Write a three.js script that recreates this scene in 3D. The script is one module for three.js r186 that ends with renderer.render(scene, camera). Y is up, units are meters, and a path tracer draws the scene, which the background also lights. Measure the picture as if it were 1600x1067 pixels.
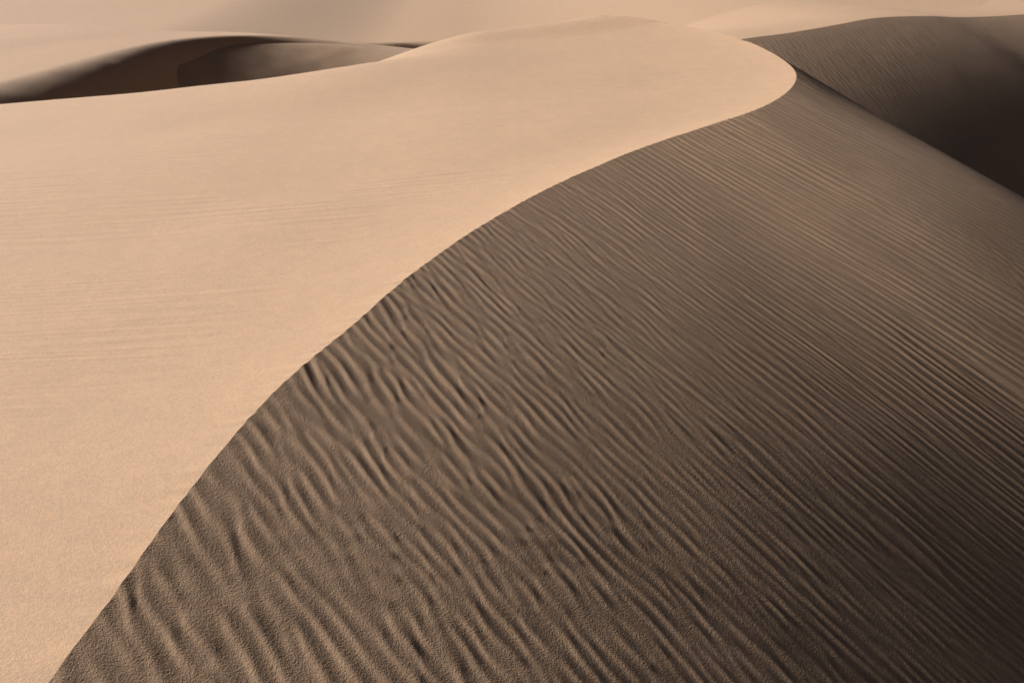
import * as THREE from 'three';

// ---------------------------------------------------------------- camera, sky, sun, exposure
const scene = new THREE.Scene();
const camera = new THREE.PerspectiveCamera(36, 1024 / 682, 0.1, 5000);
camera.position.set(0, 9, 0);
camera.rotation.set(THREE.MathUtils.degToRad(-24), 0, 0);
camera.focus = 12.5;
camera.userData.fStop = 1.9;
scene.add(camera);

const SUN_ELEVATION = 25, SUN_HEADING = [-0.92, -0.39];            // low sun, from the far left
const sunDir = (() => {
  const e = THREE.MathUtils.degToRad(SUN_ELEVATION), l = Math.hypot(...SUN_HEADING);
  return new THREE.Vector3(SUN_HEADING[0] / l * Math.cos(e), Math.sin(e), SUN_HEADING[1] / l * Math.cos(e));
})();

function makeSky() {                                               // clear, deep desert sky: dim overhead, a little paler at the horizon and round the sun
  const w = 256, h = 128, data = new Float32Array(w * h * 4);
  for (let j = 0; j < h; j++) for (let i = 0; i < w; i++) {
    const el = ((j + 0.5) / h - 0.5) * Math.PI, az = ((i + 0.5) / w - 0.5) * 2 * Math.PI, k = (j * w + i) * 4;
    const t = Math.exp(-Math.max(0, el) * 3), c = Math.cos(el) * Math.cos(az) * sunDir.x + Math.sin(el) * sunDir.y + Math.cos(el) * Math.sin(az) * sunDir.z;
    const near = Math.exp((c - 1) * 5);                            // forward-scattered light
    data[k] = 0.0085 + 0.006 * t + 0.028 * near;
    data[k + 1] = 0.0115 + 0.0055 * t + 0.026 * near;
    data[k + 2] = 0.0195 + 0.005 * t + 0.025 * near;
    data[k + 3] = 1;
  }
  const t = new THREE.DataTexture(data, w, h, THREE.RGBAFormat, THREE.FloatType);
  t.mapping = THREE.EquirectangularReflectionMapping;
  t.magFilter = t.minFilter = THREE.LinearFilter;
  t.needsUpdate = true;
  return t;
}
const sky = makeSky();
scene.background = sky;
scene.environment = sky;

const sun = new THREE.DirectionalLight(new THREE.Color(1.0, 0.915, 0.87), 4.2);
sun.position.copy(sunDir).multiplyScalar(200);
sun.castShadow = true;
sun.shadow.mapSize.set(4096, 4096);
Object.assign(sun.shadow.camera, { left: -130, right: 130, top: 130, bottom: -130, near: 1, far: 500 });
sun.shadow.radius = 10;                                           // the sun stands in dusty air: soft shadow edges
scene.add(sun, sun.target);

const renderer = new THREE.WebGLRenderer({ antialias: true });
renderer.toneMapping = THREE.LinearToneMapping;
renderer.toneMappingExposure = 2.65;
renderer.shadowMap.enabled = true;

// ---------------------------------------------------------------- small maths
function rng(seed) { let a = seed >>> 0; return () => { a = (a + 0x6d2b79f5) >>> 0; let t = Math.imul(a ^ (a >>> 15), 1 | a); t = (t + Math.imul(t ^ (t >>> 7), 61 | t)) ^ t; return ((t ^ (t >>> 14)) >>> 0) / 4294967296; }; }
const gauss = (r) => Math.sqrt(-2 * Math.log(r() + 1e-9)) * Math.cos(2 * Math.PI * r());
const clamp = (x, a = 0, b = 1) => Math.min(b, Math.max(a, x));
const smooth = (a, b, x) => { const t = clamp((x - a) / (b - a)); return t * t * (3 - 2 * t); };
const mix = (a, b, t) => a + (b - a) * t;
const smax = (a, b, k) => { const h = clamp(0.5 + 0.5 * (a - b) / k); return mix(b, a, h) + k * h * (1 - h); };
const perm = (() => { const r = rng(11), p = new Float32Array(65536); for (let i = 0; i < 65536; i++) p[i] = r() * 2 - 1; return p; })();
function vnoise(x, y) {                                            // smooth value noise, -1..1
  const xi = Math.floor(x), yi = Math.floor(y), fx = x - xi, fy = y - yi;
  const u = fx * fx * fx * (fx * (fx * 6 - 15) + 10), v = fy * fy * fy * (fy * (fy * 6 - 15) + 10);
  const g = (a, b) => perm[((a & 255) << 8) | (b & 255)];
  return mix(mix(g(xi, yi), g(xi + 1, yi), u), mix(g(xi, yi + 1), g(xi + 1, yi + 1), u), v);
}
const fbm = (x, y, n = 3) => { let s = 0, a = 1, t = 0; for (let i = 0; i < n; i++) { s += a * vnoise(x + i * 17.3, y - i * 9.1); t += a; a *= 0.5; x *= 2.03; y *= 2.03; } return s / t; };

// a narrow band of waves: one ripple per unit of p, running along r, with forks where the waves fall out of step
function rippleBand(seed, count, spread, wander) {
  const R = rng(seed), w = [];
  for (let i = 0; i < count; i++) w.push([2 * Math.PI * (1 + spread * gauss(R)), 2 * Math.PI * wander * gauss(R), R() * 6.2832]);
  const norm = Math.sqrt(2 / count);
  return (p, r) => {
    let a = 0, b = 0;
    for (let i = 0; i < count; i++) { const q = w[i], t = q[0] * p + q[1] * r + q[2]; a += Math.cos(t); b += Math.sin(t); }
    return [a * norm, b * norm];
  };
}
// ripple cross-section: a long gentle rise, a short steep fall
function profile([a, b], sharp) {
  const e = Math.hypot(a, b) + 1e-6, c = a / e, s = b / e;
  return 1.7 * e / (e + 0.7) * (c + sharp * e / (e + 0.5) * (s * c + 0.35 * (c * c - s * s)));
}

// a sheet of sand from a grid of points
function sheet(name, rows, cols, point, material, parent) {
  const pos = new Float32Array(rows * cols * 3), uv = new Float32Array(rows * cols * 2);
  for (let i = 0; i < rows; i++) for (let j = 0; j < cols; j++) {
    const p = point(i, j), k = i * cols + j;
    pos[k * 3] = p[0]; pos[k * 3 + 1] = p[1]; pos[k * 3 + 2] = p[2];
    uv[k * 2] = p[0] / TILE; uv[k * 2 + 1] = p[2] / TILE;
  }
  const idx = new Uint32Array((rows - 1) * (cols - 1) * 6);
  let n = 0;
  for (let i = 0; i < rows - 1; i++) for (let j = 0; j < cols - 1; j++) {
    const a = i * cols + j, b = a + 1, c = a + cols, d = c + 1;
    idx[n++] = a; idx[n++] = c; idx[n++] = b; idx[n++] = b; idx[n++] = c; idx[n++] = d;
  }
  // faces up
  const nx = [0, 1, 2].map((q) => pos[idx[q] * 3]), nz = [0, 1, 2].map((q) => pos[idx[q] * 3 + 2]);
  const up = (nz[1] - nz[0]) * (nx[2] - nx[0]) - (nx[1] - nx[0]) * (nz[2] - nz[0]);
  if (up < 0) for (let q = 0; q < idx.length; q += 3) { const t = idx[q + 1]; idx[q + 1] = idx[q + 2]; idx[q + 2] = t; }
  const g = new THREE.BufferGeometry();
  g.setAttribute('position', new THREE.BufferAttribute(pos, 3));
  g.setAttribute('uv', new THREE.BufferAttribute(uv, 2));
  g.setIndex(new THREE.BufferAttribute(idx, 1));
  g.computeVertexNormals();
  const m = new THREE.Mesh(g, material);
  m.name = name; m.castShadow = m.receiveShadow = true;
  parent.add(m);
  return m;
}
function dune(name, label) {
  const o = new THREE.Group(); o.name = name; scene.add(o);
  o.userData = { label, category: 'sand dune', kind: 'structure', group: 'desert dunes' };
  return o;
}
// sample positions between a and b whose spacing follows step(t)
function spaced(a, b, count, step) {
  const N = 4000, cum = [0];
  for (let i = 0; i < N; i++) cum.push(cum[i] + 1 / step(a + (b - a) * (i + 0.5) / N));
  const out = []; let k = 0;
  for (let i = 0; i < count; i++) {
    const t = cum[N] * i / (count - 1);
    while (k < N - 1 && cum[k + 1] < t) k++;
    out.push(a + (b - a) * (k + clamp((t - cum[k]) / (cum[k + 1] - cum[k]))) / N);
  }
  return out;
}

// ---------------------------------------------------------------- sand
const TILE = 4;                                                    // metres per texture tile
function grainTextures() {
  const n = 1024, R = rng(5), octave = (cells) => {                // tiling noise
    const g = new Float32Array(cells * cells).map(() => R() * 2 - 1);
    return (x, y) => {
      const u = x * cells / n, v = y * cells / n, xi = Math.floor(u), yi = Math.floor(v), fx = u - xi, fy = v - yi;
      const sx = fx * fx * (3 - 2 * fx), sy = fy * fy * (3 - 2 * fy), X = xi % cells, Y = yi % cells, X1 = (X + 1) % cells, Y1 = (Y + 1) % cells;
      return mix(mix(g[Y * cells + X], g[Y * cells + X1], sx), mix(g[Y1 * cells + X], g[Y1 * cells + X1], sx), sy);
    };
  };
  const a = octave(512), b = octave(256), c = octave(128), d = octave(24), e = octave(9);
  const col = new Uint8Array(n * n * 4), bmp = new Uint8Array(n * n * 4);
  for (let y = 0; y < n; y++) for (let x = 0; x < n; x++) {
    const k = (y * n + x) * 4, w = R() * 2 - 1;
    const fine = 0.45 * w + 0.5 * a(x, y) + 0.35 * b(x, y), tone = 1 + 0.08 * fine + 0.03 * c(x, y) + 0.012 * d(x, y) + 0.009 * e(x, y), hue = 0.014 * c(x, y) + 0.003 * e(x, y);
    col[k] = clamp(214 * tone * (1 + hue), 0, 255); col[k + 1] = clamp(189 * tone, 0, 255); col[k + 2] = clamp(158 * tone * (1 - hue), 0, 255); col[k + 3] = 255;
    const h = 0.5 + 0.14 * w + 0.26 * a(x, y) + 0.2 * b(x, y) + 0.09 * c(x, y);
    bmp[k] = bmp[k + 1] = bmp[k + 2] = clamp(h * 255, 0, 255); bmp[k + 3] = 255;
  }
  return [col, bmp].map((data, i) => {
    const t = new THREE.DataTexture(data, n, n, THREE.RGBAFormat);
    t.wrapS = t.wrapT = THREE.RepeatWrapping; t.magFilter = THREE.LinearFilter; t.minFilter = THREE.LinearMipmapLinearFilter; t.generateMipmaps = true;
    if (!i) t.colorSpace = THREE.SRGBColorSpace;
    t.needsUpdate = true;
    return t;
  });
}
const [sandColour, sandGrain] = grainTextures();
const sand = new THREE.MeshStandardMaterial({ color: new THREE.Color(0.5, 0.445, 0.405), map: sandColour, bumpMap: sandGrain, bumpScale: 0.0043, roughness: 1, metalness: 0 });

// ---------------------------------------------------------------- the main dune's brink: x, height, z
const brinkPoints = [
  [-6.2, 2.3, 9], [-5.4, 2.2, 4], [-4.85, 2.2, 0], [-4.5, 2.2, -4], [-4.27, 2.2, -7.55], [-4.11, 2.2, -8.89], [-3.86, 2.25, -10.86], [-3.36, 2.3, -13.34],
  [-2.49, 2.4, -15.68], [-1.81, 2.5, -17.48], [-0.75, 2.6, -19.73], [0.84, 2.72, -22.39], [3.12, 2.87, -25.35], [5.19, 3, -27.4], [6.66, 3.08, -28.88],
  [7.92, 3.12, -30.86], [8.82, 3.15, -33.08], [9.27, 3.15, -35.44], [9.2, 3.2, -38.5], [8.72, 3.2, -41.6], [6.75, 3.2, -46], [3.7, 3.2, -48.7], [-1, 1.6, -51], [-6, -1.2, -54], [-12, -5, -58],
].map((p) => new THREE.Vector3(...p));
const brinkCurve = new THREE.CatmullRomCurve3(brinkPoints, false, 'centripetal');
const brinkTable = (() => {                                        // x, y, z and plan normal (towards the lee), by plan length
  const N = 6000, pts = [];
  for (let i = 0; i <= N; i++) pts.push(brinkCurve.getPoint(i / N));
  const len = [0];
  for (let i = 1; i <= N; i++) len.push(len[i - 1] + Math.hypot(pts[i].x - pts[i - 1].x, pts[i].z - pts[i - 1].z));
  const at = (s) => {
    s = clamp(s, 0, len[N]); let lo = 0, hi = N;
    while (hi - lo > 1) { const m = (lo + hi) >> 1; if (len[m] <= s) lo = m; else hi = m; }
    const t = (s - len[lo]) / (len[hi] - len[lo] || 1);
    return [mix(pts[lo].x, pts[hi].x, t), mix(pts[lo].y, pts[hi].y, t), mix(pts[lo].z, pts[hi].z, t)];
  };
  return { length: len[N], at };
})();
function brink(s) {
  const p = brinkTable.at(s), a = brinkTable.at(s - 0.6), b = brinkTable.at(s + 0.6), tx = b[0] - a[0], tz = b[2] - a[2], l = Math.hypot(tx, tz);
  return { x: p[0], y: p[1], z: p[2], nx: -tz / l, nz: tx / l };
}

// ripples running down the lee face, bending from steep in the near left to flat in the far right
const bandShort = rippleBand(23, 44, 0.14, 0.6), bandLong = rippleBand(34, 44, 0.22, 0.19), bandBroad = rippleBand(55, 28, 0.35, 0.65), bandFine = rippleBand(61, 34, 0.2, 0.18);
const phaseOf = (q) => { const a = 0.18, b = 0.3, k = 15; return (q - k * Math.log(a + b * Math.exp((q + 7.5) / k))) / a; };   // ripples stand closer together towards the far right
function leeRipple(x, z, d) {
  const wx = x + 0.12 * vnoise(x * 0.16 + 3, z * 0.16), wz = z + 0.2 * vnoise(x * 0.17, z * 0.17 + 8) + 0.09 * vnoise(x * 0.9, z * 0.9) * smooth(7, 0, x);
  const X = clamp(wx, -8, 22), q = clamp(wz - (X - 0.015 * X * X), -70, 20), p = phaseOf(q), r = x * 1.5;
  const far = smooth(-11, -33, q + 1.5 * vnoise(x * 0.3, z * 0.3) - 0.5 * (d - 4));
  const A = far < 1 ? profile(bandShort(p, r), 0.35) : 0, C = far < 1 ? bandBroad(p * 0.45, r)[0] : 0;
  const g1 = 0.85 + 0.5 * fbm(p * 0.11 + 5, r * 0.13, 2), g2 = 0.5 + 0.9 * fbm(p * 0.13 + 50, r * 0.16 + 9, 2);
  const B = far > 0 ? g1 * profile(bandLong(p * 0.8, r), 0.5) + Math.max(0, g2) * 0.4 * bandFine(p * 1.35, r)[0] : 0;
  const patch = clamp(0.9 + 0.3 * fbm(x * 0.35 + 40, z * 0.35, 2), 0.6, 1.05);
  return patch * mix((0.0068 * A + 0.0026 * C) * mix(1, 0.58, smooth(2.5, 7, d)), 0.0112 * B * (1 + 0.3 * smooth(-24, -42, q)), far) + 0.02 * far * fbm(p * 0.045, r * 0.05 + 30, 2);
}
// the lee face is convex: gentle under the brink, then rolling over; [distance, slope] along two sections of the brink
const leeNear = [[0, 0.32], [2, 0.33], [6.5, 0.435], [12, 0.505], [16, 0.57], [22, 0.64], [40, 0.64]], leeFar = [[0, 0.32], [4, 0.345], [9, 0.445], [12, 0.51], [16, 0.58], [23, 0.65], [40, 0.64]];
const leeTables = [leeNear, leeFar].map((knots) => {
  const t = new Float32Array(4001); let k = 0;
  for (let i = 1; i <= 4000; i++) { const d = i * 0.01; while (knots[k + 1][0] < d) k++; const u = (d - knots[k][0]) / (knots[k + 1][0] - knots[k][0]); t[i] = t[i - 1] + 0.01 * mix(knots[k][1], knots[k + 1][1], u); }
  return (d) => { const f = Math.min(d * 100, 3999), i = Math.floor(f); return mix(t[i], t[i + 1], f - i); };
});
const leeDrop = (d, s) => mix(leeTables[0](d), leeTables[1](d), smooth(18, 44, s)) + 0.22 * d * smooth(42.5, 50, s);
const hollowFloor = (x, z) => -7.4 + 0.4 * vnoise(x * 0.06, z * 0.06);

// ---------------------------------------------------------------- main dune
const mainDune = dune('sand_dune', 'big pale dune with a sharp curving brink and a rippled brown lee face');
const rowS = spaced(0, brinkTable.length, 1450, (s) => { const b = brink(s); return 0.9 + Math.max(0.08 * Math.hypot(b.x, b.y - 9, b.z), b.z > -6.5 ? 6 : 0, b.z < -37.5 ? 14 : 0); });
const rowB = rowS.map((s) => ({ s, ...brink(s) }));
const brinkWave = rowB.map((b) => 0.012 * fbm(b.s * 3.2, 3, 2) * smooth(48, 30, b.s));
const brinkLift = rowB.map((b, i) => leeRipple(b.x, b.z, 0) + brinkWave[i]);
const leeD = spaced(0, 34, 560, (d) => d < 21 ? 0.55 + 0.03 * d : 6);
sheet('lee_slope', rowB.length, leeD.length, (i, j) => {
  const b = rowB[i], d = leeD[j], x = b.x + b.nx * d, z = b.z + b.nz * d;
  let y = b.y - leeDrop(d, b.s);
  y += brinkWave[i] * Math.exp(-d * 2.2) + leeRipple(x, z, d) * mix(1, smooth(24, 14, d), 0.8) + 0.03 * smooth(0.5, 4, d) * fbm(x * 0.22, z * 0.22 + 5, 2);
  y = smax(y, hollowFloor(x, z), 2.2);
  return [x, y, z];
}, sand, mainDune);

const windO = spaced(0, 75, 150, (o) => 0.25 + 0.16 * o);
const windBand = rippleBand(77, 26, 0.12, 0.03), windStreak = rippleBand(91, 30, 0.4, 0.22);
function windRise(x, z, o, b) {
  let y = b.y - 0.1 * smooth(14, 24, b.s) * (1 - Math.exp(-o / 1.2)) - mix(0.052, 0.07, smooth(40, 52, b.s)) * o - mix(mix(0.3, 0.75, smooth(14, 28, b.s)), 0.45, smooth(36, 52, b.s)) * (1 - Math.exp(-o / 9)) - 0.0006 * Math.max(0, o - 10) ** 2 * smooth(90, 30, o);
  y += 0.35 * Math.exp(-(((x + 6) / 5) ** 2) - ((z + 43) / 5) ** 2);
  const over = -z - 43.2 + 0.06 * x;                                // beyond its far shoulder the dune falls away
  y -= smooth(0, 4, o) * smooth(-1, -11, x) * 0.4 * 0.5 * (over + Math.sqrt(over * over + 1.2));
  return y;
}
sheet('windward_slope', rowB.length, windO.length, (i, j) => {
  const b = rowB[i], o = windO[j], x = b.x - o, z = b.z;
  let y = windRise(x, z, o, b);
  const patch = smooth(0.1, 0.6, fbm(x * 0.12 + 7, z * 0.16, 2)) * 0.5 + Math.exp(-(((x + 9.5) / 4) ** 2) - ((z + 17) / 4) ** 2);
  const p = (z - 0.1 * x + 0.25 * vnoise(x * 0.15, z * 0.2)) / 0.2;
  y += smooth(0.4, 4, o) * (0.0022 * patch * windBand(p, x)[0] + 0.0036 * smooth(-0.3, 0.5, fbm(x * 0.2, z * 0.25 + 60, 2)) * windStreak(p * 0.4, x)[0]) + 0.09 * smooth(1, 6, o) * fbm(x * 0.13, z * 0.13, 2);
  y += brinkLift[i] * Math.exp(-o * 4);
  if (j === 0) y = b.y + brinkLift[i];
  return [x, smax(y, hollowFloor(x, z) - 0.5, 2), z];
}, sand, mainDune);

const plain = (x, z) => -0.5 - 1.7 * smooth(-24, -9, x) + 2.5 * smooth(-4, 24, x) + 2.8 * Math.exp(-(((x + 1) / 6.5) ** 2) - ((z + 50) / 9) ** 2) + 0.25 * fbm(x * 0.03 + 9, z * 0.03, 2) * smooth(-66, -90, z);

// ---------------------------------------------------------------- the far dune: its crest runs away to the right
const farCrest = new THREE.CatmullRomCurve3([
  [3, -2, -47.5], [7.5, 1.2, -50.6], [11.2, 1.5, -53.5], [14.1, 1.5, -55.8], [17.3, 1.5, -58.8], [20.7, 1.5, -62.1], [25, 1.2, -65.5], [28, 0.85, -67.9], [33.5, 0.55, -71.8], [42, 0.5, -78], [60, 0.4, -92],
].map((p) => new THREE.Vector3(...p)), false, 'centripetal');
const farDune = dune('sand_dune_001', 'grey brown rippled dune flank falling into the black hollow beyond the big dune');
const farLength = farCrest.getLength(), farBand = rippleBand(17, 36, 0.35, 0.45);
const farRows = spaced(0, 1, 680, (t) => t < 0.08 || t > 0.6 ? 4 : 1).map((t) => {
  const p = farCrest.getPointAt(t), a = farCrest.getPointAt(Math.max(0, t - 0.03)), b = farCrest.getPointAt(Math.min(1, t + 0.03)), l = Math.hypot(b.x - a.x, b.z - a.z);
  return { s: t * farLength, x: p.x, y: p.y, z: p.z, nx: -(b.z - a.z) / l, nz: (b.x - a.x) / l };
});
const farLee = spaced(0, 34, 260, (d) => d < 12 ? 1 : 3);
sheet('lee_slope', farRows.length, farLee.length, (i, j) => {
  const b = farRows[i], d = farLee[j], x = b.x + b.nx * d, z = b.z + b.nz * d, k = smooth(30, 40, b.s);
  const a = 0, e = 11.5, t0 = mix(0.34, 0.32, k), u = clamp((d - a) / (e - a));
  let y = b.y - t0 * d - (0.61 - t0) * ((e - a) * u * u / 2 + Math.max(0, d - e));
  y += smooth(0, 0.6, d) * smooth(11, 2, d) * (0.0034 * profile(farBand((x * 0.9 - z * 0.4) / 0.3, x * 0.4 + z * 0.9), 0.3) + 0.008 * fbm(x * 0.6, z * 0.6, 2));
  return [x, smax(y, hollowFloor(x, z), 2.2), z];
}, sand, farDune);
sheet('windward_slope', farRows.length, 40, (i, j) => {
  const b = farRows[i], o = 60 * (j / 39) ** 1.6, x = b.x - 0.1 * o, z = b.z - o;
  const own = b.y - 0.035 * o + smooth(0, 5, o) * 0.12 * fbm(x * 0.1, z * 0.1, 2);
  return [x, mix(own, plain(x, z) - 0.4, Math.max(smooth(64, 2, b.s) * smooth(0, 26, o), smooth(4, 0, b.s), smooth(10, 58, o))), z];
}, sand, farDune);

// ---------------------------------------------------------------- the dune behind the big one's left shoulder, with its shadowed hollow
const backCrest = new THREE.CatmullRomCurve3([
  [-31, -0.4, -36], [-27, 0, -43], [-24.6, 0, -49.5], [-23.3, 0, -55.5], [-21.9, 0, -61], [-20.3, -0.2, -66.1], [-17.7, -0.5, -69.8], [-13.7, -1, -72.5], [-10, -1.6, -73.8], [-5, -2.3, -75], [2, -3.2, -76],
].map((p) => new THREE.Vector3(...p)), false, 'centripetal');
const backDune = dune('sand_dune_002', 'smooth tan dune curling round a black shadowed hollow behind the big dune');
const backLength = backCrest.getLength();
const backRows = Array.from({ length: 380 }, (_, i) => {
  const t = i / 379, p = backCrest.getPointAt(t), a = backCrest.getPointAt(Math.max(0, t - 0.04)), b = backCrest.getPointAt(Math.min(1, t + 0.04)), l = Math.hypot(b.x - a.x, b.z - a.z);
  return { t, s: t * backLength, x: p.x, y: p.y, z: p.z, nx: -(b.z - a.z) / l, nz: (b.x - a.x) / l };
});
const backNearest = (x, z) => { let m = 1e9, r = backRows[0]; for (let i = 0; i < backRows.length; i += 4) { const b = backRows[i], d = (b.x - x) ** 2 + (b.z - z) ** 2; if (d < m) { m = d; r = b; } } return Math.sqrt(m) * Math.sign((x - r.x) * r.nx + (z - r.z) * r.nz); };
const backLee = spaced(0, 26, 190, (d) => 0.6 + 0.1 * d);
const backRound = (s) => 0.35 + 2.0 * smooth(36, 18, s) + 2 * smooth(37, 46, s);            // the crest is rounded on the left and crisp at the back
sheet('lee_slope', backRows.length, backLee.length, (i, j) => {
  const b = backRows[i], d = backLee[j], x = b.x + 0.8 * d, z = b.z + 0.6 * d, q = backRound(b.s), end = smooth(47, 36, b.s);
  const w = mix(mix(9, 1.5, smooth(21, 30, b.s)), 0.6, smooth(30, 37, b.s)), e = Math.sqrt(d * d + q * q) - q;
  let y = b.y - mix(0.2, 0.69, end) * Math.min(e, w) - mix(0.16, 0.42, end) * 0.5 * (e - w + Math.sqrt((e - w) ** 2 + 0.02));
  y += smooth(0, 1, d) * 0.03 * fbm(x * 0.5, z * 0.5, 2);
  return [x, y, z];
}, sand, backDune);
sheet('windward_slope', backRows.length, 90, (i, j) => {
  const b = backRows[i], o = 40 * (j / 89) ** 1.5, x = b.x - 0.85 * o, z = b.z - 0.53 * o;
  const own = b.y - 0.012 * o + 0.08 * smooth(0, 6, o) * fbm(x * 0.1, z * 0.1, 2);
  return [x, mix(own, plain(x, z) - 0.4, Math.max(smooth(0.6, 1, b.t) * smooth(0, 14, o), smooth(0.15, 0, b.t), smooth(8, 38, o))), z];
}, sand, backDune);

// ---------------------------------------------------------------- ground to the horizon
const ground = sheet('desert_ground', 360, 360, (i, j) => {
  const f = (t) => { const u = t * 2 - 1; return Math.sign(u) * (95 * Math.abs(u) + 2400 * Math.abs(u) ** 5); };
  const x = f(j / 359), z = -60 + f(i / 359);
  const edge = x < 6 ? -45 : x < 24 ? -50 - 0.667 * (x - 6) : -62 - 0.8 * (x - 24);
  const behind = smooth(0, 7, edge - z);
  const P = plain(x, z) + smooth(90, 200, Math.hypot(x, z)) * 2.2 * fbm(x * 0.012, z * 0.018, 3) - (x < 4 && x > -40 && z > -80 && z < -34 ? 7 * smooth(-4, -0.5, backNearest(x, z)) * smooth(-3, -9, x) : 0);
  return [x, mix(-8.2 + 0.4 * vnoise(x * 0.06, z * 0.06), P, behind), z];
}, sand, scene);
ground.userData = { label: 'pale open desert sand stretching away behind the dunes', category: 'desert ground', kind: 'structure' };

renderer.render(scene, camera);
